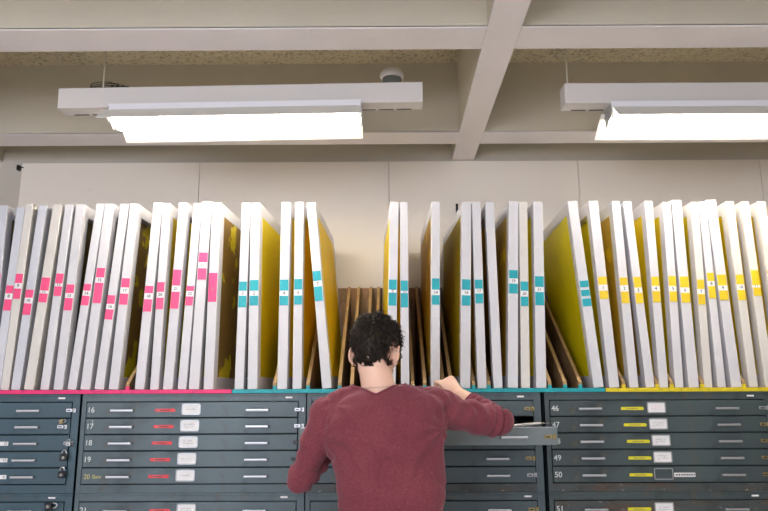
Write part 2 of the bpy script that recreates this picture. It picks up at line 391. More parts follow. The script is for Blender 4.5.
        if 'tag' in row:
            tx, w, s_ = row['tag']; q = MB().box(tx-w, tx+w, -.0012, 0, hz-.009, hz+.010, M['paper']); q.build('paper_label', dr)
            if s_ == '~':
                q = MB(); x = tx-w+.006
                while x < tx+w-.006:
                    ww = .004+.003*random.random(); q.box(x, x+ww, -.0018, -.001, hz-.004, hz+.005, M['ink']); x += ww+.003
                q.build('label_lettering', dr)
            else: text('label_letter', s_, .02, M['ink_soft'], dr, (tx+w-.012, -.0016, hz+.001))
        if 'hasp' in row:
            hx, hm, kind = row['hasp']; q = MB()
            q.box(hx-.024, hx+.006, -.005, 0, hz-.006, hz+.010, hm, .0015).box(hx+.009, hx+.024, -.006, 0, hz-.009, hz+.012, hm, .002)
            q.box(hx-.018, hx-.002, -.0065, -.004, hz-.001, hz+.004, M['black'])
            q.tube([(hx+.014, -.004, hz-.002), (hx+.014, -.014, hz-.002), (hx+.014, -.014, hz+.006), (hx+.014, -.004, hz+.006)], .002, hm, 6)
            q.build('hasp', dr)
    return root
M['pinkink'] = mat('pink_ink', (.7, .25, .35), .6)
c2 = (XP(82.5, 400), XP(306, 400)); c1 = (XP(80.3, 400)-1.12, XP(80.3, 400)); c3 = (XP(307, 400), XP(540.5, 400)); c4 = (XP(544.5, 400), XP(772, 400))
def rel(px, py, c): return P(px, py, YF).x - c[0]
RY = [409.5, 425.5, 442, 458.5, 475]
GA = 'top row of flat file cabinets'; GB = 'second row of flat file cabinets'; GC = 'bottom row of flat file cabinets'
# column 1
z1_, z2_, z3_ = TOPZ, TOPZ-UH, TOPZ-2*UH
h1 = rel(30, 409, c1); W1 = c1[1]-c1[0]
rows = [dict(handles=[.25, h1], hasp=(W1-.038, M['steel'], 'x')), dict(handles=[.25, h1], hasp=(W1-.075, M['steel'], 'x')),
        dict(handles=[.25, h1], hasp=(W1-.038, M['steel_d'], 'x'), tag=(rel(3, 439, c1), .030, 'O')),
        dict(handles=[.25, h1], tag=(rel(2, 456, c1), .030, 'O')), dict(handles=[.25, h1], tag=(rel(1, 472, c1), .030, 'o'))]
cabinet(*c1, z1_, 'blue-grey flat file cabinet at the left edge, black padlocks on its lower drawers', rows, GA, 'a', plate=rel(62, 396, c1))
cabinet(*c1, z2_, 'blue-grey flat file cabinet below the leftmost cabinet, padlock on its top drawer', [dict(handles=[.25, h1])]+[dict(handles=[.25, h1])]*4, GB, 'a', plate=rel(52, 497, c1))
# column 2
h2a, h2b = rel(123.3, 409, c2), rel(258, 411, c2); st2, cd2 = rel(165.5, 409, c2), rel(191.5, 409, c2); nn = rel(91.5, 409, c2); W2 = c2[1]-c2[0]
H2 = [h2a, h2b]
def r2(i, n, **k):
    j = -.0035*i
    d = dict(handles=H2, strip=(st2+j, M['red_l'], .050), card=(cd2+j*.9, k.pop('ck', 'two')), text=[(n, nn, .036, M['chalk'], .002)]); d.update(k); return d
rows = [r2(0, '16', ck='one', hasp=(W2-.030, M['steel'], 'x')), r2(1, '17', hasp=(W2-.030, M['steel'], 'x')), r2(2, '18', hasp=(W2-.034, M['black'], 'x')), r2(3, '19', ck='one', hasp=(W2-.042, M['black'], 'x')), r2(4, '20', ck='one')]
rows[1]['text'].append(('1', nn+.012, .018, M['chalk'], .026))
rows[4]['text'] = [('20', nn+.004, .032, M['goldink'], .0), ('8am', nn+.052, .026, M['goldink'], .0)]
cabinet(*c2, z1_, 'grey-blue flat file cabinet with red strip labels, drawers numbered 16 to 20', rows, GA, plate=rel(289, 399, c2))
cabinet(*c2, z2_, 'flat file cabinet with red strip labels under drawers 16 to 20', [r2(0, '21'), r2(1, '22'), r2(2, '23'), r2(3, '24'), r2(4, '25')], GB, plate=rel(284, 499.5, c2))
# column 3
h3a, h3b = rel(352, 411, c3), rel(495.5, 411, c3); W3 = c3[1]-c3[0]; H3 = [h3a, h3b]
M['drawer_worn'] = mat('worn_grey_drawer', (.15, .185, .19), .42, layers=[((.10, .065, .04), 7, .60, .70, .6), ((.28, .30, .29), 4, .45, .75, .5)])
hz3 = W3-.058
rows = [dict(handles=[h3a], hasp=(hz3, M['brass'], 'x')), dict(handles=H3, hasp=(hz3-.012, M['brass'], 'x'), mat=M['drawer_worn']), dict(handles=H3), dict(handles=H3, hasp=(hz3-.005, M['brass'], 'x')), dict(handles=H3, hasp=(hz3, M['steel_d'], 'x'))]
cabinet(*c3, z1_, 'grey-blue flat file cabinet behind the man, second drawer pulled open', rows, GA, 'c', plate=rel(520.5, 398.5, c3), opened=1, seamgrime=True)
cabinet(*c3, z2_, 'flat file cabinet below the one with the open drawer', [dict(handles=H3, hasp=(hz3, M['brass'], 'x'))]+[dict(handles=H3)]*4, GB, 'c', plate=rel(528, 497, c3))
# column 4
h4a, h4b = rel(589.3, 409, c4), rel(725.5, 406.5, c4); st4, cd4 = rel(632, 408, c4), rel(656, 407.5, c4); W4 = c4[1]-c4[0]; n4 = rel(555, 411, c4)
def r4(i, n, **k):
    j = (0, .008, .018, .019, .019)[i]
    d = dict(handles=[h4a, h4b], strip=(st4+j, M['yel_l'], .056), card=(cd4+(0, .003, .010, .012, .010)[i], k.pop('ck', 'two')), hasp=(W4-.046-.004*i, M['steel_d' if i == 0 else 'brass'], 'x'))
    if n: d['text'] = [(n, n4, .036, M['chalk'], .002)]
    d.update(k); return d
rows = [r4(0, '46', ck='pink'), r4(1, None), r4(2, '48'), r4(3, '49'), r4(4, '50', ck='empty', tag=(rel(684.5, 475, c4), .050, '~'))]
rows[1]['text'] = [('47', n4, .036, M['chalk'], .002)]
cabinet(*c4, z1_, 'shaded grey flat file cabinet with yellow strip labels, drawers numbered 46 to 50', rows, GA, 'd', plate=rel(750, 393, c4), seamgrime=True)
cabinet(*c4, z2_, 'flat file cabinet with yellow strip labels under drawers 46 to 50', [r4(0, '51', grime=True), r4(1, '52'), r4(2, '53'), r4(3, '54'), r4(4, '55')], GB, 'd', plate=rel(755, 494, c4))
for c in (c1, c2, c3, c4):
    pass
ZP = TOPZ-2*UH
struct(MB().box(c1[0], c4[1], YF+.02, YF+DEP, 0, ZP-.06, M['cab_in']).box(c1[0]-.01, c4[1]+.01, YF+.004, YF+DEP, ZP-.06, ZP, M['cab']).build('trim_plinth'))
# padlocks hanging on hasps
def padlock(x, z, m, lab, tilt=0, k=1.0):
    t = empty('padlock', (x, YF-.026, z), lab, 'padlock', None, (0, tilt, 0)); t.scale = (k, k, k)
    MB().box(-.017, .017, -.010, .008, -.022, .008, m, .004).build('body', t)
    MB().tube([(-.010, 0, .006), (-.010, 0, .018), (-.006, 0, .026), (0, 0, .029), (.006, 0, .026), (.010, 0, .018), (.010, 0, .006)], .003, M['steel'], 8).build('shackle', t)
    MB().lathe([(0, 0), (.008, 0), (.008, .003), (0, .003)], M['steel_d'], 16).build('dial', t, (0, -.010, -.008), (R(90), 0, 0))
for (px, py, lab) in ((64.5, 456, 'black dial padlock on the fourth drawer of the leftmost cabinet'), (62.5, 473, 'black dial padlock on the fifth drawer of the leftmost cabinet')):
    q = P(px, py, YF-.02); padlock(q.x, q.z, M['black'], lab)
q = P(51, 506, YF-.02); padlock(q.x, q.z, M['black'], 'black padlock turned sideways on the top drawer of the lower left cabinet', R(80), 1.1)
q = P(69, 443, YF-.02); padlock(q.x, q.z, M['steel'], 'small silver padlock on the third drawer of the leftmost cabinet', 0, .65)
q = P(62.5, 421.5, YF-.02); padlock(q.x, q.z, M['brass'], 'small brass padlock on the second drawer of the leftmost cabinet', R(75), .65)
# sheets lying in the open drawer
zsh = TOPZ-RAIL-2*DH-.022
def sheet(x0, x1, y0, y1, z, m, lab, curl=.012):
    b = MB(); nx, ny = 12, 8; g = []
    for i in range(nx+1):
        g.append([])
        for j in range(ny+1):
            u, v = i/nx, j/ny
            g[-1].append(b.bm.verts.new((x0+(x1-x0)*u, y0+(y1-y0)*v, z + curl*(u**6) + curl*.6*((1-v)**5))))
    kk = b.mi(m)
    for i in range(nx):
        for j in range(ny):
            f = b.bm.faces.new((g[i][j], g[i+1][j], g[i+1][j+1], g[i][j+1])); f.smooth = True; f.material_index = kk
    bmesh.ops.solidify(b.bm, geom=list(b.bm.faces), thickness=.0012)
    tag(b.build('print_sheet', None), lab, 'paper sheet', 'printed sheets lying in the open drawer')
y_op = YF-.487
for i in range(4):
    sheet(-.28+.01*i, .66+.02*i, y_op+.03+.012*i, YF-.05, zsh+.034+.008*i, M['paper'] if i != 2 else M['blue_paper'],
          ['lowest white sheet in the open drawer', 'second white sheet in the open drawer, under the blue one', 'pale blue sheet in the open drawer', 'topmost white sheet in the open drawer, its edge curling up'][i], .006+.004*i)
# ------------------------------------------------------------------ racks on the cabinets
RB = TOPZ; RT = TOPZ+.020; YB = 4.44; ZRK = P(384, 288.5, YB).z
xa, xb = P(232, 390, YF).x, P(605.5, 390, YF).x
x_pitch = .0752; x_org = P(336.7, 388, YF+.02).x
def clash(x, screens):
    """would a divider at x pass through one of the leaning frames"""
    D = YB-YF-.018; hh = .0097
    for inv, th, H in screens:
        for i in range(15):
            y = .012 + (D-.012)*i/14; top = min(ZRK-RB, .05+(y-.012)/(D-.062)*(ZRK-RB-.05))+.004
            q = [inv @ Vector((x+sx, YF+y, RB+z)) for sx in (-hh, hh) for z in (.02, top)]
            if max(p.y for p in q) < -.002 or min(p.y for p in q) > .862: continue
            lo, hi = min(p.x for p in q), max(p.x for p in q)
            if lo < th/2 and hi > -th/2: return True
    return False
# frames: group, number, top x0,x1,y, bottom x0,x1, tape (y0, w0, w1, y1), mesh, recess, frame material, yaw degrees, kind of tape
def za(b, z, s=6.383): return b+z/s
A = []
def add(col, num, tx0, tx1, ty, bx0, bx1, tape, mesh, deep=False, fm='frame', yaw=0, lab='', part=0, dim=False):
    A.append(dict(col=col, num=num, t=(tx0, tx1, ty), b=(bx0, bx1), tape=tape, mesh=mesh, deep=deep, fm=fm, yaw=yaw, lab=lab, part=part, dim=dim))
def T(base, s, *v): return tuple(base+q/s for q in v)
S = 6.383
def a_(z): return z/S
add('pink','7', -1.5, 7.6, 204.7, -18, -8.5, T(240,S,205,262,300,370), 'm_brown_plain', fm='frame_grey', lab='grey-white silkscreen frame cut by the left picture edge, pink tape')
add('pink','8', a_(108), a_(160), 206.5, -8.6, .2, T(240,S,280,330,368,440), 'm_brown_plain', fm='frame_grey', lab='grey-white silkscreen frame with pink tape numbered 8, second from the left edge')
add('pink','9', a_(160), a_(217), 203, .3, a_(48), T(240,S,205,265,300,365), 'm_brown_plain', fm='frame_cream', lab='cream-sided silkscreen frame with pink tape numbered 9, leaning against number 8')
add('pink','10', a_(247), a_(300), 204.4, a_(68), a_(127), T(240,S,307,358,395,468), 'm_brown_plain', deep=True, fm='frame_grey', lab='greyish silkscreen frame with low pink tape numbered 10')
add('pink','11', a_(343), a_(395), 203.6, a_(147), a_(218), T(240,S,230,312,332,388), 'm_brown_plain', fm='frame_cream', lab='silkscreen frame between numbers 10 and 12, pink tape with a thin white gap')
add('pink','12', a_(420), a_(465), 203.8, a_(252), a_(315), T(240,S,205,267,287,348), 'm_brown_plain', lab='silkscreen frame between numbers 11 and 13, pink tape split by a white line')
add('pink','13', a_(487), a_(540), 203.6, a_(337), a_(402), T(240,S,275,330,362,440), 'm_brown_plain', deep=True, yaw=2.5, lab='silkscreen frame with pink tape numbered 13, dark brown mesh on its side')
add('pink','14', a_(622), a_(668), 203, a_(425), a_(488), T(240,S,272,315,348,408), 'm_brown_plain', lab='silkscreen frame with pink tape numbered 14, pressed against number 15')
add('pink','15', a_(668), a_(725), 202.8, a_(510), a_(575), T(240,S,170,230,265,395), 'm_brown', deep=True, yaw=1, lab='silkscreen frame with long pink tape numbered 15, pressed against number 14')
add('pink','16', 110+a_(68), 110+a_(120), 203.4, a_(600), a_(662), T(240,S,345,400,435,500), 'm_brown_plain', lab='silkscreen frame with low pink tape numbered 16')
add('pink','17', 110+a_(130), 110+a_(183), 203, 108, 118.4, T(240,S,237,295,335,405), 'm_brown', deep=True, yaw=.5, lab='silkscreen frame with pink tape numbered 17, brown mesh with yellow lettering')
add('pink','18', 110+a_(285), 110+a_(335), 201.9, 110+a_(152), 110+a_(222), T(240,S,287,333,372,450), 'm_brown_plain', lab='silkscreen frame with pink tape numbered 18, first right of the lettered brown mesh')
add('pink','20', 110+a_(335), 110+a_(382), 202.4, 110+a_(252), 110+a_(312), T(240,S,263,325,362,435), 'm_olive', yaw=.5, lab='silkscreen frame with pink tape numbered 20')
add('pink','21', 110+a_(443), 110+a_(496), 201.9, 110+a_(333), 110+a_(402), T(240,S,183,285,325,432), 'm_yellow', deep=True, yaw=1, lab='silkscreen frame with tall pink tape numbered 21, yellow mesh beside it')
add('pink','22', 110+a_(547), 110+a_(590), 202.6, 110+a_(425), 110+a_(492), T(240,S,288,320,355,412), 'm_olive', lab='silkscreen frame with pink tape numbered 22, pressed against number 23')
add('pink','23', 110+a_(590), 110+a_(643), 200.5, 110+a_(496), 110+a_(572), T(240,S,75,137,175,247), 'm_olive', lab='silkscreen frame with pink tape numbered 23 set highest of the pink ones')
add('pink','/1', 110+a_(650), 110+a_(705), 201.9, 110+a_(592), 110+a_(662), T(240,S,205,290,290,390), 'm_brown', yaw=4.5, lab='silkscreen frame with unbroken pink tape, brown mesh with yellow figures', part=1)
B6 = 6.678
add('teal','3', 220+a_(145), 220+a_(196), 202, 220+a_(90), 220+a_(152), T(255,B6,173,235,268,345), 'm_brown_plain', lab='leftmost silkscreen frame with teal tape, scuffed edge')
add('teal','2', 220+a_(197), 220+a_(250), 202, 220+a_(170), 220+a_(242), T(255,B6,163,235,268,333), 'm_yellow', yaw=3.5, lab='second teal-taped silkscreen frame, wide bright yellow mesh on its right')
add('teal','4', 220+a_(393), 220+a_(450), 201.2, 220+a_(362), 220+a_(430), T(255,B6,162,235,270,333), 'm_yellow', yaw=1, lab='third teal-taped silkscreen frame, upright, narrow strip of yellow mesh')
add('teal','5', 220+a_(480), 220+a_(532), 201, 220+a_(460), 220+a_(522), T(255,B6,158,228,268,328), 'm_gold', yaw=1.5, lab='fourth teal-taped silkscreen frame, small dark nick near its top')
add('teal','7', 220+a_(555), 220+a_(606), 202, 220+a_(648), 220+a_(716), T(255,B6,105,170,208,305), 'm_gold', yaw=2.0, lab='teal-taped silkscreen frame leaning left, golden mesh, left of the man')
add('teal','9', 390.2, 399.0, 201, 386.5, 395.5, T(255,B6,165,232,252,338), 'm_yellow', yaw=-2.6, lab='teal-taped silkscreen frame directly above the man\'s head', dim=True)
add('teal','10', 400.0, 407.6, 201, 401, 409.6, T(255,B6,172,240,255,350), 'm_yellow', yaw=-1, lab='teal-taped silkscreen frame just right of the man\'s head', dim=True)
add('teal','14', 330+a_(648), 330+a_(702), 200.8, 431, 440, T(255,B6,158,233,270,333), 'm_rust', yaw=-1.3, fm='frame', lab='silkscreen frame with teal tape numbered 14, standing alone right of the man')
add('teal','16', 440+a_(143), 440+a_(200), 201, 440+a_(130), 440+a_(196), T(255,B6,165,235,272,340), 'm_olive', yaw=-2.5, lab='silkscreen frame with teal tape numbered 16, olive yellow mesh on its left')
add('teal','17', 440+a_(204), 440+a_(257), 201, 440+a_(240), 440+a_(300), T(255,B6,168,228,260,325), 'm_olive', lab='silkscreen frame with teal tape numbered 17')
add('teal','', 440+a_(290), 440+a_(342), 201, 440+a_(342), 440+a_(402), None, 'm_olive', deep=True, lab='silkscreen frame without any tape between teal numbers 17 and 19')
add('teal','19', 440+a_(443), 440+a_(504), 200.6, 440+a_(432), 440+a_(500), T(255,B6,105,160,195,260), 'm_rust', yaw=-1.5, lab='silkscreen frame with high teal tape numbered 19, rusty brown mesh')
add('teal','20', 440+a_(506), 440+a_(548), 201, 440+a_(514), 440+a_(582), T(255,B6,182,243,282,345), 'm_yellow', fm='frame_cream', lab='stained cream silkscreen frame with teal tape numbered 20')
add('teal','21', 440+a_(597), 440+a_(652), 201, 440+a_(612), 440+a_(684), T(255,B6,147,218,252,340), 'm_lemon', yaw=-1, lab='silkscreen frame with teal tape numbered 21')
add('teal','', 540+a_(178), 540+a_(232), 200.5, 540+a_(340), 540+a_(412), T(255,B6,178,220,240,348), 'm_lemon', yaw=1.5, part=2, lab='left-leaning silkscreen frame with three teal bands and broad lemon yellow mesh')
add('yellow','1', 540+a_(312), 540+a_(366), 200.2, 540+a_(440), 540+a_(512), T(255,B6,152,205,245,300), 'm_lemon', deep=True, yaw=.8, lab='silkscreen frame with yellow tape numbered 1')
add('yellow','2', 540+a_(457), 540+a_(510), 200.5, 540+a_(572), 540+a_(632), T(250,4.267,122,155,182,232), 'm_rust', deep=False, yaw=0, lab='silkscreen frame with yellow tape numbered 2, rusty mesh on its left')
add('yellow','3', 540+a_(530), 540+a_(582), 201, 540+a_(678), 648+a_(45), T(250,4.267,120,165,188,232), 'm_rust', lab='silkscreen frame with yellow tape numbered 3, dark nick near its top')
add('yellow','4', 540+a_(666), 540+a_(718), 200.3, 648+a_(75), 648+a_(132), T(250,S,178,237,270,342), 'm_yellow', yaw=.5, lab='silkscreen frame with yellow tape numbered 4')
add('yellow','5', 648+a_(95), 648+a_(142), 201.3, 648+a_(172), 648+a_(232), T(250,S,175,238,272,338), 'm_yellow', lab='silkscreen frame with yellow tape numbered 5')
add('yellow','6', 648+a_(152), 648+a_(210), 199.2, 648+a_(258), 648+a_(332), T(250,S,178,248,282,345), 'm_olive', lab='taller silkscreen frame with yellow tape numbered 6')
add('yellow','7', 648+a_(275), 648+a_(324), 201.3, 648+a_(362), 648+a_(414), T(250,S,198,258,290,357), 'm_yellow', fm='frame_cream', lab='cream silkscreen frame with low yellow tape numbered 7')
add('yellow','8', 648+a_(324), 648+a_(369), 201, 648+a_(446), 648+a_(502), T(250,S,155,208,240,318), 'm_olive', lab='silkscreen frame with yellow tape numbered 8')
add('yellow','9', 648+a_(371), 648+a_(426), 199.2, 648+a_(530), 648+a_(605), T(250,S,167,236,268,330), 'm_olive', lab='silkscreen frame with yellow tape numbered 9, leaning on number 8')
add('yellow','10', 648+a_(495), 648+a_(547), 200.8, 648+a_(648), 648+a_(706), T(250,S,168,230,265,330), 'm_gold', fm='frame_cream', lab='cream silkscreen frame with yellow tape numbered 10, rusty spot on its side')
add('yellow','11', 648+a_(592), 648+a_(642), 201, 648+a_(752), 648+a_(812), T(250,S,140,235,250,303), 'm_olive', fm='frame_cream', lab='cream silkscreen frame with unnumbered yellow tape, second from the right edge', dim=True)
add('yellow','12', 648+a_(698), 648+a_(747), 200.8, 648+a_(860), 648+a_(920), T(250,S,140,205,220,303), 'm_olive', fm='frame_cream', lab='cream silkscreen frame with yellow tape cut by the right picture edge', dim=True)
GRP = {'pink': 'silkscreen frames with pink tape', 'teal': 'silkscreen frames with teal tape', 'yellow': 'silkscreen frames with yellow tape'}
DPT = .86; BW = .062
SCR = []
def geo(d):
    ys = YF+.012
    pb0, pb1 = P(d['b'][0], 388.5, ys), P(d['b'][1], 388.5, ys); pt0, pt1 = P(d['t'][0], d['t'][2], ys), P(d['t'][1], d['t'][2], ys)
    th = max(.036, min(.050, (pb1.x-pb0.x + pt1.x-pt0.x)/2*.985))
    return [(pb0.x+pb1.x)/2, (pt0.x+pt1.x)/2, th]
GE = [geo(d) for d in A]
for _ in range(30):                     # neighbours may touch but never pass through each other
    for i in range(len(A)-1):
        g, h_ = GE[i], GE[i+1]; need = (g[2]+h_[2])/2*1.012+.0012
        for k in (0, 1):
            gap = h_[k]-g[k]-need
            if gap < 0: g[k] += gap/2; h_[k] -= gap/2
            gap = min(h_[k]-g[k]-need, 9) + (math.tan(R(A[i+1]['yaw']))-math.tan(R(A[i]['yaw'])))*.86
            if gap < 0:
                dy = math.degrees(-gap/.86)/2; A[i]['yaw'] -= dy; A[i+1]['yaw'] += dy
for d, g_ in zip(A, GE):
    ys = YF+.012; side = 1 if sum(d['t'][:2])/2 < 387 else -1
    zb = RT+.0005
    pb0, pb1 = P(d['b'][0], 388.5, ys), P(d['b'][1], 388.5, ys); pt0, pt1 = P(d['t'][0], d['t'][2], ys), P(d['t'][1], d['t'][2], ys)
    xb0, xt0 = (pb0.x+pb1.x)/2, (pt0.x+pt1.x)/2; xb0, xt0, th = g_; H = pt0.z-zb-.004
    lean = math.atan2(xt0-xb0, H); yaw = -R(d['yaw'])
    lift = abs(math.sin(lean))*th/2
    t = empty('silkscreen_frame', (xb0, ys, zb+lift), d['lab'], 'silkscreen frame', GRP[d['col']] if d['tape'] else GRP['teal'])
    t.matrix_world = Matrix.Translation((xb0, ys, zb+lift)) @ Matrix.Rotation(lean, 4, 'Y') @ Matrix.Rotation(yaw, 4, 'Z')
    Hf = H/math.cos(lean); SCR.append((t.matrix_world.inverted(), th, Hf))
    b = MB(); fm = M[d['fm']]; h = th/2
    # ring of four mitred bars
    o_ = [(0, 0), (DPT, 0), (DPT, Hf), (0, Hf)]; i_ = [(BW, BW), (DPT-BW, BW), (DPT-BW, Hf-BW), (BW, Hf-BW)]
    kk = b.mi(fm); V = [[b.bm.verts.new((x, *p)) for p in loop] for x in (-h, h) for loop in (o_, i_)]
    for j in range(4):
        n = (j+1) % 4
        for q in ((V[0][j], V[0][n], V[1][n], V[1][j]), (V[2][j], V[2][n], V[3][n], V[3][j]), (V[0][j], V[0][n], V[2][n], V[2][j]), (V[1][j], V[1][n], V[3][n], V[3][j])):
            b.bm.faces.new(q).material_index = kk
    bmesh.ops.recalc_face_normals(b.bm, faces=b.bm.faces)
    es = [e for e in b.bm.edges if len(e.link_faces) == 2 and abs(e.link_faces[0].normal.dot(e.link_faces[1].normal)) < .5]
    bmesh.ops.bevel(b.bm, geom=es, offset=.0022, segments=2, affect='EDGES', profile=.5)
    # joint lines where the bars meet on the front edge
    b.box(-h-.0002, h+.0002, -.0004, .002, BW*.6, BW*.6+.0008, M['frame_grey']); b.box(-h-.0002, h+.0002, -.0004, .002, Hf-BW*.6, Hf-BW*.6+.0012, M['frame_grey'])
    b.build('frame', t)
    xm = side*(h-.003) if not d['deep'] else side*(-h+.010)
    q = MB().box(xm-.0012, xm+.0012, BW-.008, DPT-BW+.008, BW-.008, Hf-BW+.008, M[d['mesh']])
    if d['deep'] is False:
        q = q
    q.build('mesh', t)
    if d['tape']:
        y0, w0, w1, y1 = d['tape']; zz = [(P(384, y, ys).z-zb-lift)/math.cos(lean) for y in (y0, w0, w1, y1)]
        tm = M[d['col']]; g = th*.44; off = random.uniform(-.0015, .0015)
        st = zz[0]-zz[3]
        bands = [(zz[3], zz[0])] if d['part'] == 1 else ([(zz[0]-st*.25, zz[0]), (zz[0]-st*.60, zz[0]-st*.36), (zz[3], zz[0]-st*.70)] if d['part'] == 2 else [(zz[1], zz[0]), (zz[3], zz[2])])
        for lo, hi in bands: MB().box(-g+off, g+off, -.0013, 0, lo, hi, tm).build('tape', t)
        if d['part'] == 0:
            MB().box(-g+off, g+off, -.0010, 0, zz[2]-.001, zz[1]+.001, M['paper']).build('number_slip', t)
            if d['num']: text('number', d['num'], .021 if len(d['num']) > 1 else .023, M['ink'] if not d['dim'] else M['ink_soft'], t, (off, -.0014, (zz[1]+zz[2])/2))
        elif d['part'] == 1: text('number', 'XI', .017, M['ink_soft'], t, (off, -.0018, (zz[0]+zz[3])/2-.01))
def rack(x0, x1, tm, lab):
    t = empty('wooden_rack', (0, YF, RB+.0004), lab, 'wooden rack', 'slotted wooden racks on top of the cabinets')
    MB().box(x0, x1, .006, YB-YF, 0, .019, M['wood']).build('base_board', t)
    MB().box(x0, x1, YB-YF-.018, YB-YF, .019, ZRK-RB, M['woodboard']).build('back_board', t)
    b = MB().box(x0+.001, x1-.001, -.002, .006, .0006, .0195, tm, .001); x = x0+.02
    b.build('edge_tape', t)
    k = math.ceil((x0+.02-x_org)/x_pitch)
    D = YB-YF-.018; last = -9
    while x_org+k*x_pitch < x1-.02:
        x = x_org+k*x_pitch; k += 1
        x = next((x+o for o in [sg*.003*n for n in range(13) for sg in (1, -1)] if not clash(x+o, SCR) and x+o-last > .038), None)
        if x is None: continue
        last = x
        d_ = MB().prism([(.012, .0195), (D, .0195), (D, ZRK-RB), (D-.05, ZRK-RB), (.012, .05)], x-.0085, x+.0085, M['wood'], M['woodedge'])
        dv = d_.build('divider', t)
        MB().box(x-.0095, x+.0095, .0095, .022, .0196, .036, tm, .001).build('tape_tab', dv)
    return t
rack(-2.60, xa-.001, M['pinkt'], 'slotted wooden rack edged with bright pink tape')
rack(xa+.001, xb-.001, M['tealt'], 'slotted wooden rack edged with teal tape')
rack(xb+.001, 1.9, M['yellowt'], 'slotted wooden rack edged with yellow tape')
# ------------------------------------------------------------------ the man
def remesh(o, vox, smooth=6, fac=.6):
    m = o.modifiers.new('r', 'REMESH'); m.mode = 'VOXEL'; m.voxel_size = vox; m.adaptivity = 0; m.use_smooth_shade = True
    if smooth: s_ = o.modifiers.new('s', 'SMOOTH'); s_.factor = fac; s_.iterations = smooth
    dg = bpy.context.evaluated_depsgraph_get(); me = bpy.data.meshes.new_from_object(o.evaluated_get(dg))
    ml = [x for x in o.data.materials][:1]; old = o.data; o.modifiers.clear(); o.data = me; bpy.data.meshes.remove(old)
    me.materials.clear()
    for x in ml: me.materials.append(x)
    for p in me.polygons: p.use_smooth = True; p.material_index = 0
    return o
def ring(c, rx, ry, n=28, pw=2.3, tilt=0, yaw=0):
    out = []
    for j in range(n):
        a = 2*math.pi*j/n; ca, sa = math.cos(a), math.sin(a)
        v = Vector((rx*math.copysign(abs(ca)**(2/pw), ca), ry*math.copysign(abs(sa)**(2/pw), sa), 0))
        v = Matrix.Rotation(yaw, 3, 'Z') @ (Matrix.Rotation(tilt, 3, 'X') @ v); out.append(Vector(c)+v)
    return out
def bez(pts, n):
    """Catmull-Rom through points carrying radii"""
    out = []; p = [pts[0]]+list(pts)+[pts[-1]]
    for i in range(1, len(p)-2):
        for k in range(n):
            t = k/n; a, b_, c, d = p[i-1], p[i], p[i+1], p[i+2]
            out.append(tuple(.5*((2*b_[q])+(-a[q]+c[q])*t+(2*a[q]-5*b_[q]+4*c[q]-d[q])*t*t+(-a[q]+3*b_[q]-3*c[q]+d[q])*t**3) for q in range(4)))
    out.append(tuple(pts[-1])); return out
def limb(b, pts, m, n=6, seg=20, caps=True):
    q = bez(pts, n); b.tube([x[:3] for x in q], [x[3] for x in q], m, seg)
    if caps:
        b.ball(q[0][:3], q[0][3]*.98, m); b.ball(q[-1][:3], q[-1][3]*.98, m)
man = empty('person', (0, 2.72, 0), 'man seen from behind in a maroon sweater, reaching into the open drawer', 'person')
MI = Matrix.Translation((0, -2.72, 0))
def adopt(o): o.parent = man; o.matrix_parent_inverse = MI; return o
YT = 2.72
# joints
shL = P(327, 414, YT); shR = P(430, 404, YT+.01)
elL = P(300, 481, YT+.02); elR = P(500, 421, YT+.12)
wrR = P(459, 394, YT+.235); wrL = Vector((-.168, 2.905, 1.305))
hdL = Vector((-.140, 2.975, 1.362))
# head frame: faces away from the camera, turned a little right and bent down
HC = P(376.5, 351.5, YT+.045)
HM = Matrix.Translation(HC) @ Matrix.Rotation(R(-19), 4, 'Z') @ Matrix.Rotation(R(-20), 4, 'X') @ Matrix.Diagonal((1.05, 1.05, 1.10, 1))
def H(x, y, z): return HM @ Vector((x, y, z))
HR = HM.to_3x3()  # slightly scaled
def head_parts(b, m):
    b.ball(H(0, -.012, .022), (.074, .094, .088), m, HR)          # skull
    b.ball(H(0, .030, -.020), (.064, .062, .080), m, HR)          # face
    b.ball(H(0, .045, -.078), (.036, .040, .030), m, HR)          # chin
    for s in (-1, 1):
        b.ball(H(s*.045, .012, -.058), (.020, .046, .032), m, HR)  # jaw
        b.ball(H(s*.034, .070, -.020), (.022, .020, .018), m, HR)  # cheek
        b.ball(H(s*.030, .078, .030), (.024, .014, .010), m, HR)   # brow
        # ear: rim, lobe, bowl
        e = Matrix.Rotation(R(s*24), 3, 'Z')
        pts = []
        for k in range(13):
            a = R(-80+k*22); pts.append(H(s*(.082+.008*(1+math.sin(a*.5+1))*.5+.006*math.cos(a)), -.012-.016*math.cos(a), -.018+.029*math.sin(a)))
        b.tube(pts, .0055, m, 8); b.ball(H(s*.080, -.004, -.046), (.010, .011, .012), m, HR)
        b.ball(H(s*.079, -.008, -.020), (.016, .014, .028), m, HR)
    nose = [(*H(0, .088, .022), .009), (*H(0, .100, .002), .010), (*H(0, .112, -.018), .012)]
    limb(b, nose, m, 4, 12)
    for s in (-1, 1): b.ball(H(s*.012, .098, -.022), (.008, .010, .008), m, HR)
    b.ball(H(0, .090, -.047), (.024, .008, .005), m, HR); b.ball(H(0, .088, -.058), (.020, .009, .006), m, HR)
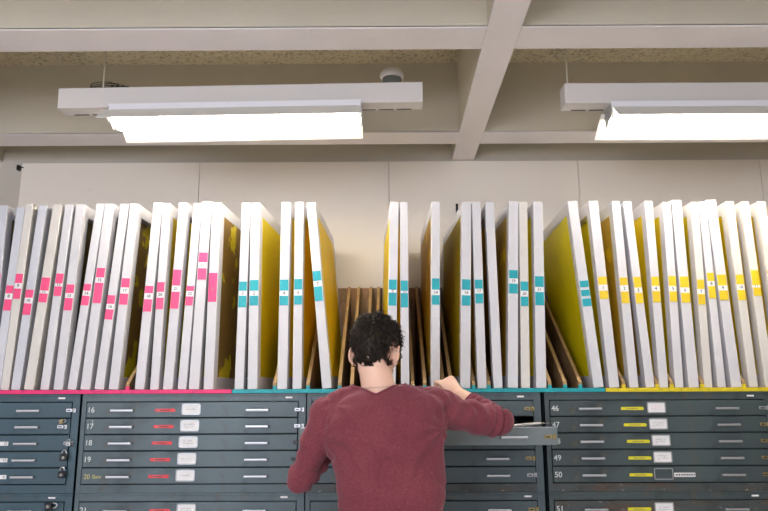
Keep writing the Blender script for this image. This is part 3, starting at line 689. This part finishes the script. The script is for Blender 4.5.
def hand_geo(b, wr, fwd, thumb, m, curls, sc=1.0, right=False):
    """palm, five bent fingers; fwd = wrist to knuckles, thumb = towards the thumb side"""
    f = Vector(fwd).normalized(); t = Vector(thumb); t = (t-f*t.dot(f)).normalized(); n = t.cross(f) if right else f.cross(t)   # n: which side the fingers curl to
    rings = []
    for (u, hw, hh, off) in ((-.012, .026, .019, 0), (.02, .031, .018, .001), (.05, .039, .017, .002), (.078, .042, .014, .0), (.090, .038, .010, 0)):
        c = Vector(wr)+f*u*sc+t*off*sc; rings.append([c + t*math.cos(a)*hw*sc + n*math.sin(a)*hh*sc for a in [2*math.pi*j/18 for j in range(18)]])
    b.loft(rings, m)
    for i, (L, r) in enumerate(((.072, .0088), (.080, .0090), (.074, .0086), (.058, .0076))):
        base = Vector(wr)+f*.078*sc+t*(.031-.0207*i)*sc; d = f.copy(); p = base-f*.012; pts = [(*p, r*1.05*sc)]; p = base; ang = 0
        spread = (1.5-i)*.05
        for frac, cu in zip((.46, .30, .24), curls[i]):
            ang += cu; dd = (f*math.cos(R(ang)) + n*math.sin(R(ang)) + t*spread*.5).normalized()
            pts.append((*p, r*sc)); mid = p+dd*L*frac*.5*sc; pts.append((*mid, r*.94*sc)); p = p+dd*L*frac*sc
        pts.append((*p, r*.80*sc)); b.tube([q[:3] for q in pts], [q[3] for q in pts], m, 12); b.ball(pts[-1][:3], pts[-1][3]*.98, m); 
        b.ball(base, r*1.12*sc, m)
    tb = Vector(wr)+f*.022*sc+t*.024*sc+n*.006*sc; th = curls[4]
    d1 = (f*.62+t*.62+n*.35).normalized(); p1 = tb+d1*.040*sc; d2 = (f*.80+t*.12+n*.60*th).normalized(); p2 = p1+d2*.032*sc; d3 = (f*.72-t*.30+n*.65*th).normalized(); p3 = p2+d3*.026*sc
    limb(b, [(*tb, .014*sc), (*p1, .0105*sc), (*p2, .0095*sc), (*p3, .0078*sc)], m, 4, 12)
b = MB(); m = M['skin']
head_parts(b, m)
nb = P(379, 392, YT-.01); nt = H(0, -.030, -.035)
limb(b, [(*(nb+Vector((0, 0, -.06))), .080), (*nb, .067), (*((nb+nt)/2), .062), (*nt, .061)], m, 6, 26)
# trunk inside the clothes
PXR = lambda xl, xr, y, Y=YT: (P(xl, y, Y), P(xr, y, Y))
def torso(b, m, grow=0.0, extra=()):
    rows = [(1.00, -.166, .206, .108, -.01), (1.06, -.176, .206, .108, -.006), (1.14, -.190, .205, .112, 0), (1.22, -.215, .207, .120, 0), (1.29, -.238, .218, .126, -.002),
            (1.35, -.236, .222, .122, -.004), (1.395, -.222, .215, .108, -.004), (1.43, -.182, .190, .090, -.002), (1.452, -.130, .150, .074, 0), (1.475, -.085, .085, .062, .004)]
    rings = [ring(((a+c)/2, YT-.005+dy, z), (c-a)/2+grow, ry+grow, 32, 2.35) for z, a, c, ry, dy in rows]
    pel = [ring((.015, YT+.0, z), rx+grow, ry+grow, 32, 2.2) for z, rx, ry in ((.84, .165, .112), (.90, .172, .118), (.96, .176, .112))]
    b.loft(pel+rings, m)
torso(b, m, -.018)
limb(b, [(*shL, .052), (*((shL+elL)/2), .044), (*elL, .038)], m); limb(b, [(*elL, .038), (*((elL*.6+wrL*.4)), .038), (*wrL, .026)], m)
limb(b, [(*shR, .052), (*((shR+elR)/2), .044), (*elR, .038)], m); limb(b, [(*elR, .038), (*((elR*.6+wrR*.4)), .040), (*wrR, .027)], m)
# right hand: raised, back of the hand to the camera, fingers curled round to the thumb
hf = Vector((-.60, .37, .71))
hand_geo(b, wrR, hf, Vector((-.7, -.45, -.4)), m, [(30, 58, 40), (46, 68, 45), (64, 76, 45), (70, 76, 45), 1.1], .98, True)
hand_geo(b, wrL, (hdL-wrL), Vector((.9, .1, .1)), m, [(28, 45, 30), (32, 48, 30), (36, 48, 30), (40, 46, 30), .8], .95)
# legs and feet
for s, hx in ((-1, -.075), (1, .105)):
    limb(b, [(hx, YT, .88, .082), (hx+s*.010, YT-.01, .66, .068), (hx+s*.016, YT-.004, .48, .052), (hx+s*.018, YT-.02, .30, .047), (hx+s*.02, YT-.03, .09, .034)], m)
    b.ball((hx+s*.028, YT+.045, .045), (.040, .115, .036), m); b.ball((hx+s*.02, YT-.03, .06), (.034, .045, .05), m)
body = b.build('body'); remesh(body, .0045, 4, .5); adopt(body)
# eyes, glasses
for s in (-1, 1):
    e = MB().ball((0, 0, 0), .0115, M['eye']).ball((0, .0065, 0), .0062, M['black']).build('eye', None, H(s*.030, .078, .008), HM.to_euler()); adopt(e)
b = MB(); G = M['black']
for s in (-1, 1):
    pts = [H(s*.034+.024*math.cos(a), .104-abs(s*.034+.024*math.cos(a))*.12, .004+.018*math.sin(a)) for a in [2*math.pi*j/20 for j in range(20)]]
    b.tube(pts, .0020, G, 6, True)
    b.tube([H(s*.058, .098, .010), H(s*.074, .082, .010), H(s*.081, .040, .006), H(s*.083, -.004, .006), H(s*.084, -.020, -.010)], .0024, G, 6)
b.tube([H(-.010, .103, .010), H(0, .106, .013), H(.010, .103, .010)], .0018, G, 6)
adopt(b.build('glasses'))
# thin chain round the neck
nk = nb
pts = []
for j in range(40):
    a = 2*math.pi*j/40; x, y = math.cos(a)*.0735, math.sin(a)*.0735
    pts.append((nk.x+x, nk.y+y, nk.z+.017 - .022*max(0, math.sin(a)) + .004*math.cos(a)))
adopt(MB().tube(pts, .0010, M['lace'], 5, True).build('necklace'))
# ---- sweater
b = MB(); m = M['sweater']
torso(b, m, .008)
# trapezius slopes, the right one raised with the arm
limb(b, [(*(shL+Vector((.02, 0, .012))), .056), (*P(341, 402, YT), .052), (*P(357, 396, YT), .044), (*(nb+Vector((-.02, 0, -.03))), .060)], m)
limb(b, [(*(shR+Vector((.0, 0, .0))), .060), (*P(420, 399, YT), .052), (*P(402, 394, YT), .046), (*(nb+Vector((.03, 0, -.02))), .058)], m)
# left sleeve
limb(b, [(*shL, .066), (*(shL*.66+elL*.34), .060), (*(shL*.3+elL*.7+Vector((0, 0, 0))), .055), (*elL, .053)], m, 6, 24)
limb(b, [(*elL, .053), (*(elL*.6+wrL*.4), .048), (*(elL*.22+wrL*.78), .037)], m, 6, 24)
# right sleeve: upper arm out to the side, forearm folded forward and back
limb(b, [(*shR, .070), (*(shR*.62+elR*.38+Vector((0, 0, -.016))), .070), (*(shR*.25+elR*.75+Vector((0, 0, -.010))), .066), (*elR, .056)], m, 6, 24)
cuff = elR*.30+wrR*.70
limb(b, [(*elR, .053), (*(elR*.6+wrR*.4), .049), (*cuff, .040)], m, 6, 24)
sw = b.build('sweater'); remesh(sw, .0055, 10, .6)
me = sw.data
AX = [(shR, elR, .060, 'R'), (elR, wrR, .047, 'F'), (shL, elL, .060, 'L'), (elL, wrL, .047, 'G')]
def near(p, a, b_):
    ab = b_-a; t = max(0, min(1, (p-a).dot(ab)/ab.length_squared)); return t, (p-(a+ab*t)).length
def bump(x, w): return math.exp(-(x/w)**2)
nrm = [v.normal.copy() for v in me.vertices]
for v, nn_ in zip(me.vertices, nrm):
    p = v.co.copy(); d = 0
    td = [near(p, a, b_) for a, b_, r, k in AX]
    i = min(range(4), key=lambda q: td[q][1]); t, dist = td[i]; on = max(0, min(1, (.085-dist)/.02))
    # soft drape over the back: slanting shallow folds
    q = Vector((p.x*4.5+p.z*2.5, p.y*3, p.z*8.5-p.x*3)); n1 = noise.noise(q)
    q2 = Vector((p.x*14-p.z*6, p.y*8, p.z*9+p.x*5)); n2 = noise.noise(q2)
    d += (.0095*n1 + .0042*n2)*(1-on*.4)
    n3 = noise.noise(Vector((p.x*5.5+p.z*5, p.y*4, p.z*6.5-p.x*5+7))); d -= .0055*bump(n3, .16)*(1-on*.5)
    n4 = noise.noise(Vector((p.x*9-p.z*3+3, p.y*6, p.z*3.2))); d -= .004*bump(n4, .13)*max(0, min(1, (1.36-p.z)/.2))*(1-on)
    # creases fanning from the arm pits and shoulder seams
    for pit, sx in ((P(446, 430, 2.62), -1), (P(318, 440, 2.62), 1)):
        w_ = Vector((p.x-pit.x, 0, p.z-pit.z)); rr = w_.length
        if rr < .22 and not on: ang = math.atan2(w_.z, w_.x*sx+1e-6); d += .004*math.sin(ang*9+rr*14)*bump(rr-.06, .08)
    for cx_, sx in ((P(425, 392, 2.66), 1), (P(335, 402, 2.66), -1)):
        w_ = p-cx_; rr = Vector((w_.x, w_.z)).length
        d += .0018*math.sin(math.atan2(w_.z, w_.x*sx)*7+rr*20)*bump(rr-.035, .05)
    if on > 0:
        k = AX[i][3]; ax = (AX[i][1]-AX[i][0]).normalized(); w_ = p-AX[i][0]; ang = math.atan2(w_.x if k in 'LG' else w_.z, w_.y)
        if k == 'R':
            d += on*(.0085*math.sin(t*58+1.2*math.sin(ang*1.5))*bump(t-.93, .13) + .0065*math.sin(t*24+ang*2.0)*bump(t-.45, .3) + .004*math.sin(t*30-ang*3)*bump(t-.12, .14))
        elif k == 'F': d += on*(.0055*math.sin(t*46+ang*1.3)*bump(t-.12, .16)+.003*math.sin(t*50)*bump(t-.6, .2))
        elif k == 'L': d += on*(.0045*math.sin(t*26+ang*2.2)*bump(t-.75, .3) + .003*math.sin(t*14+ang*3))
        else: d += on*.004*math.sin(t*36+ang*1.5)
    v.co = p + nn_*d
# neck opening
bm = bmesh.new(); bm.from_mesh(me)
cxn = P(376, 394, YT-.06).x
def zcut(p):
    back = max(0, min(1, (YT+.03-p.y)/.09))
    zb_ = P(376, 394.5, YT-.07).z + min(.045, abs(p.x-cxn)*.50)
    return zb_*back + (1.455)*(1-back)
rad = .098
kill = [v for v in bm.verts if v.co.z > zcut(v.co) and abs(v.co.x-nb.x-.0) < rad and Vector((v.co.x-nb.x, v.co.y-nb.y)).length < rad]
bmesh.ops.delete(bm, geom=kill, context='VERTS')
# cuff openings
for a_0, b_0, tc_ in ((elR, wrR, .74), (elL, wrL, .80)):
    ax = (b_0-a_0).normalized(); L_ = (b_0-a_0).length
    kill = [v for v in bm.verts if (v.co-a_0).dot(ax) > tc_*L_ and near(v.co, a_0, b_0)[1] < .058 and (v.co-b_0).length < .11]
    bmesh.ops.delete(bm, geom=kill, context='VERTS')
bmesh.ops.delete(bm, geom=[v for v in bm.verts if not v.link_faces], context='VERTS')
# keep only the large shell
seen = set(); best = []
for v0 in bm.verts:
    if v0 in seen: continue
    st = [v0]; comp = []; seen.add(v0)
    while st:
        v = st.pop(); comp.append(v)
        for e in v.link_edges:
            o2 = e.other_vert(v)
            if o2 not in seen: seen.add(o2); st.append(o2)
    if len(comp) > len(best): best = comp
bs = set(best); bmesh.ops.delete(bm, geom=[v for v in bm.verts if v not in bs], context='VERTS')
# smooth and collect the open rims
rims = []; be = {e for e in bm.edges if e.is_boundary}
while be:
    e = be.pop(); loop = [e.verts[0], e.verts[1]]
    while True:
        nx = [x for x in loop[-1].link_edges if x in be]
        if not nx: break
        be.discard(nx[0]); loop.append(nx[0].other_vert(loop[-1]))
        if loop[-1] is loop[0]: break
    if len(loop) > 20: rims.append(loop[:-1])
for loop in rims:
    for _ in range(8):
        cs = [v.co.copy() for v in loop]
        for i, v in enumerate(loop): v.co = (cs[i-1]+cs[i]*2+cs[(i+1) % len(loop)])/4
rimc = [[v.co.copy() for v in loop] for loop in rims]
bm.to_mesh(me); bm.free()
for p in me.polygons: p.use_smooth = True
sd = sw.modifiers.new('thickness', 'SOLIDIFY'); sd.thickness = .003; sd.offset = -1
adopt(sw)
for co in rimc:
    pts = co[::2]; c = sum(pts, Vector())/len(pts); isneck = len(co) > 75 and abs(c.x) < .12
    o = MB().tube([p_ for p_ in pts], .0052 if isneck else .0045, M['sweater'], 8, True).build('collar' if isneck else 'cuff', sw)
# ---- trousers, shoes
b = MB(); m = M['jeans']
b.loft([ring((.015, YT, z), rx, ry, 32, 2.2) for z, rx, ry in ((.80, .178, .125), (.86, .184, .130), (.92, .186, .128), (.99, .180, .120))], m)
for s, hx in ((-1, -.075), (1, .105)):
    limb(b, [(hx, YT, .86, .096), (hx+s*.008, YT-.005, .66, .084), (hx+s*.016, YT-.004, .47, .070), (hx+s*.018, YT-.012, .28, .064), (hx+s*.02, YT-.015, .10, .062)], m, 6, 24, False)
    b.ball((hx, YT, .86), .095, m)
j = b.build('trousers'); remesh(j, .008, 6, .5)
for v in j.data.vertices: v.co += v.normal*.004*noise.noise(Vector((v.co.x*12, v.co.y*12, v.co.z*9)))
adopt(j)
for s, hx in ((-1, -.075), (1, .105)):
    x = hx+s*.026; b = MB()
    b.ball((x, YT+.075, .052), (.046, .085, .038), M['shoe']).ball((x, YT-.01, .062), (.042, .068, .056), M['shoe'])
    b.loft([ring((x, YT+.045, z), .050, .132, 28, 2.6) for z in (.001, .022)], M['sole'], smooth=False)
    o = b.build('shoe'); adopt(o)
# ---- hair: scalp mass with many short locks
b = MB()
hv = bmesh.new(); q = bmesh.ops.create_icosphere(hv, subdivisions=5, radius=1)
def hairline(x, y, z):
    """True where hair grows (head-local unit direction)"""
    lim = -.95 + .42*abs(x) + .10*noise.noise(Vector((x*9, 3, 1))) if y < -.25 else (-.86+(y+.25)*1.0)      # nape up towards the temples
    if y > .55: lim = .38+(y-.55)*.8
    if abs(x) > .80 and -.40 < y < .35: lim = max(lim, -.05)
    lim += .05*noise.noise(Vector((x*7, y*7, z*3)))
    return z > lim
def scalp(d, k=1.0):
    r = Vector((.0775*k, .099*k, .094*k)); c = Vector((0, -.012, .022)); p = Vector((d.x*r.x, d.y*r.y, d.z*r.z*(1 if d.z > 0 else 1.30)))
    if d.z < -.15: p.x *= 1-.20*min(1, (-.15-d.z)/.6); p.y *= 1-.10*min(1, (-.15-d.z)/.6)
    if d.z < -.2 and d.y < .1:
        hr = math.hypot(p.x, p.y); want = (.0685+.010*max(0, (d.z+.9)))*k
        if hr < want and hr > .004:
            u = min(1, (-.2-d.z)/.3)*min(1, (.1-d.y)/.25); f_ = 1+(want/hr-1)*u; p.x *= f_; p.y *= f_
    return c+p
kill = []
for v in hv.verts:
    d = v.co.normalized()
    if not hairline(*d): kill.append(v); continue
    kk_ = 1.065+.05*noise.noise(d*3.2)+.045*noise.noise(d*9)+.07*max(0, d.z)-.10*max(0, -.35-d.z)/.6
    v.co = HM @ scalp(d, kk_)
bmesh.ops.delete(hv, geom=kill, context='VERTS')
hm = bpy.data.meshes.new('hair_cap'); 
for f in hv.faces: f.smooth = True
b.bm.from_mesh((hv.to_mesh(hm), hm)[1]); hv.free(); b.mi(M['hair'])
rnd = random.Random(5); crown = Vector((.08, -.62, .78)).normalized(); cnt = 0
while cnt < 4200:
    d = Vector((rnd.gauss(0, 1), rnd.gauss(0, 1), rnd.gauss(0, 1))).normalized()
    if not hairline(*d): continue
    cnt += 1
    away = (d-crown*d.dot(crown)); away = away.normalized() if away.length > .05 else Vector((rnd.gauss(0, 1), rnd.gauss(0, 1), 0)).normalized()
    tang = (away - d*away.dot(d)).normalized(); swirl = d.cross(tang)
    w_ = noise.noise(d*4)*1.3+noise.noise(d*13)*1.5; dr = (tang*math.cos(w_)+swirl*(math.sin(w_)+.55*bump((d-crown).length, .5))).normalized()
    dr = (dr + Vector((rnd.gauss(0, .25), rnd.gauss(0, .25), rnd.gauss(0, .25)))).normalized()
    kk_ = 1.065+.05*noise.noise(d*3.2)+.045*noise.noise(d*9)+.07*max(0, d.z)-.10*max(0, -.35-d.z)/.6
    p0 = scalp(d, kk_*.985); L_ = rnd.uniform(.016, .034)*(.65 if d.z < -.25 else 1); lift = rnd.uniform(.10, .42)*(1.0 if d.z > .0 else .35)
    pts = [HM @ (p0 + dr*L_*u + d*(L_*lift*math.sin(u*2.4)) ) for u in (0, .35, .7, 1.0)]
    ww = rnd.uniform(.0008, .0018); b.tube(pts, [ww, ww, ww*.7, ww*.15], M['hair'], 3)
# two sideburns and eyebrows
for s in (-1, 1):
    for _ in range(60):
        y_ = rnd.uniform(.018, .034); z_ = rnd.uniform(-.03, .02); p0 = Vector((s*.0655, y_, z_)); 
        b.tube([HM @ p0, HM @ (p0+Vector((s*.002, .003, -.007)))], [.0008, .0003], M['hair'], 3)
    b.tube([H(s*.016, .0925, .036), H(s*.030, .091, .040), H(s*.044, .082, .036)], [.003, .0035, .0015], M['hair'], 6)
adopt(b.build('hair'))
# ------------------------------------------------------------------ light
def area(name, loc, rot, sx, sy, e, col):
    l = bpy.data.lights.new(name, 'AREA'); l.shape = 'RECTANGLE'; l.size = sx; l.size_y = sy; l.energy = e; l.color = col
    o = bpy.data.objects.new(name, l); C.objects.link(o); o.location = loc; o.rotation_euler = rot
area('window_light_left', (-2.5, YR+.05, 1.95), (R(90), 0, 0), 2.7, 2.0, 118, (.86, .88, 1))
area('window_light_right', (1.6, YR+.05, 1.95), (R(90), 0, 0), 2.7, 2.0, 26, (.88, .89, 1))
# unseen warm area light under the ceiling, lifting the room's ambient
area('ambient_area_light', (0, .4, ZB-.05), (0, 0, 0), 3.2, .3, 26, (1, .95, .86))
w = bpy.data.worlds.new('world'); bpy.context.scene.world = w; w.use_nodes = True
w.node_tree.nodes['Background'].inputs[0].default_value = (.75, .85, 1, 1); w.node_tree.nodes['Background'].inputs[1].default_value = 1.0
vs = bpy.context.scene.view_settings; vs.view_transform = 'Standard'; vs.look = 'None'; vs.exposure = .78
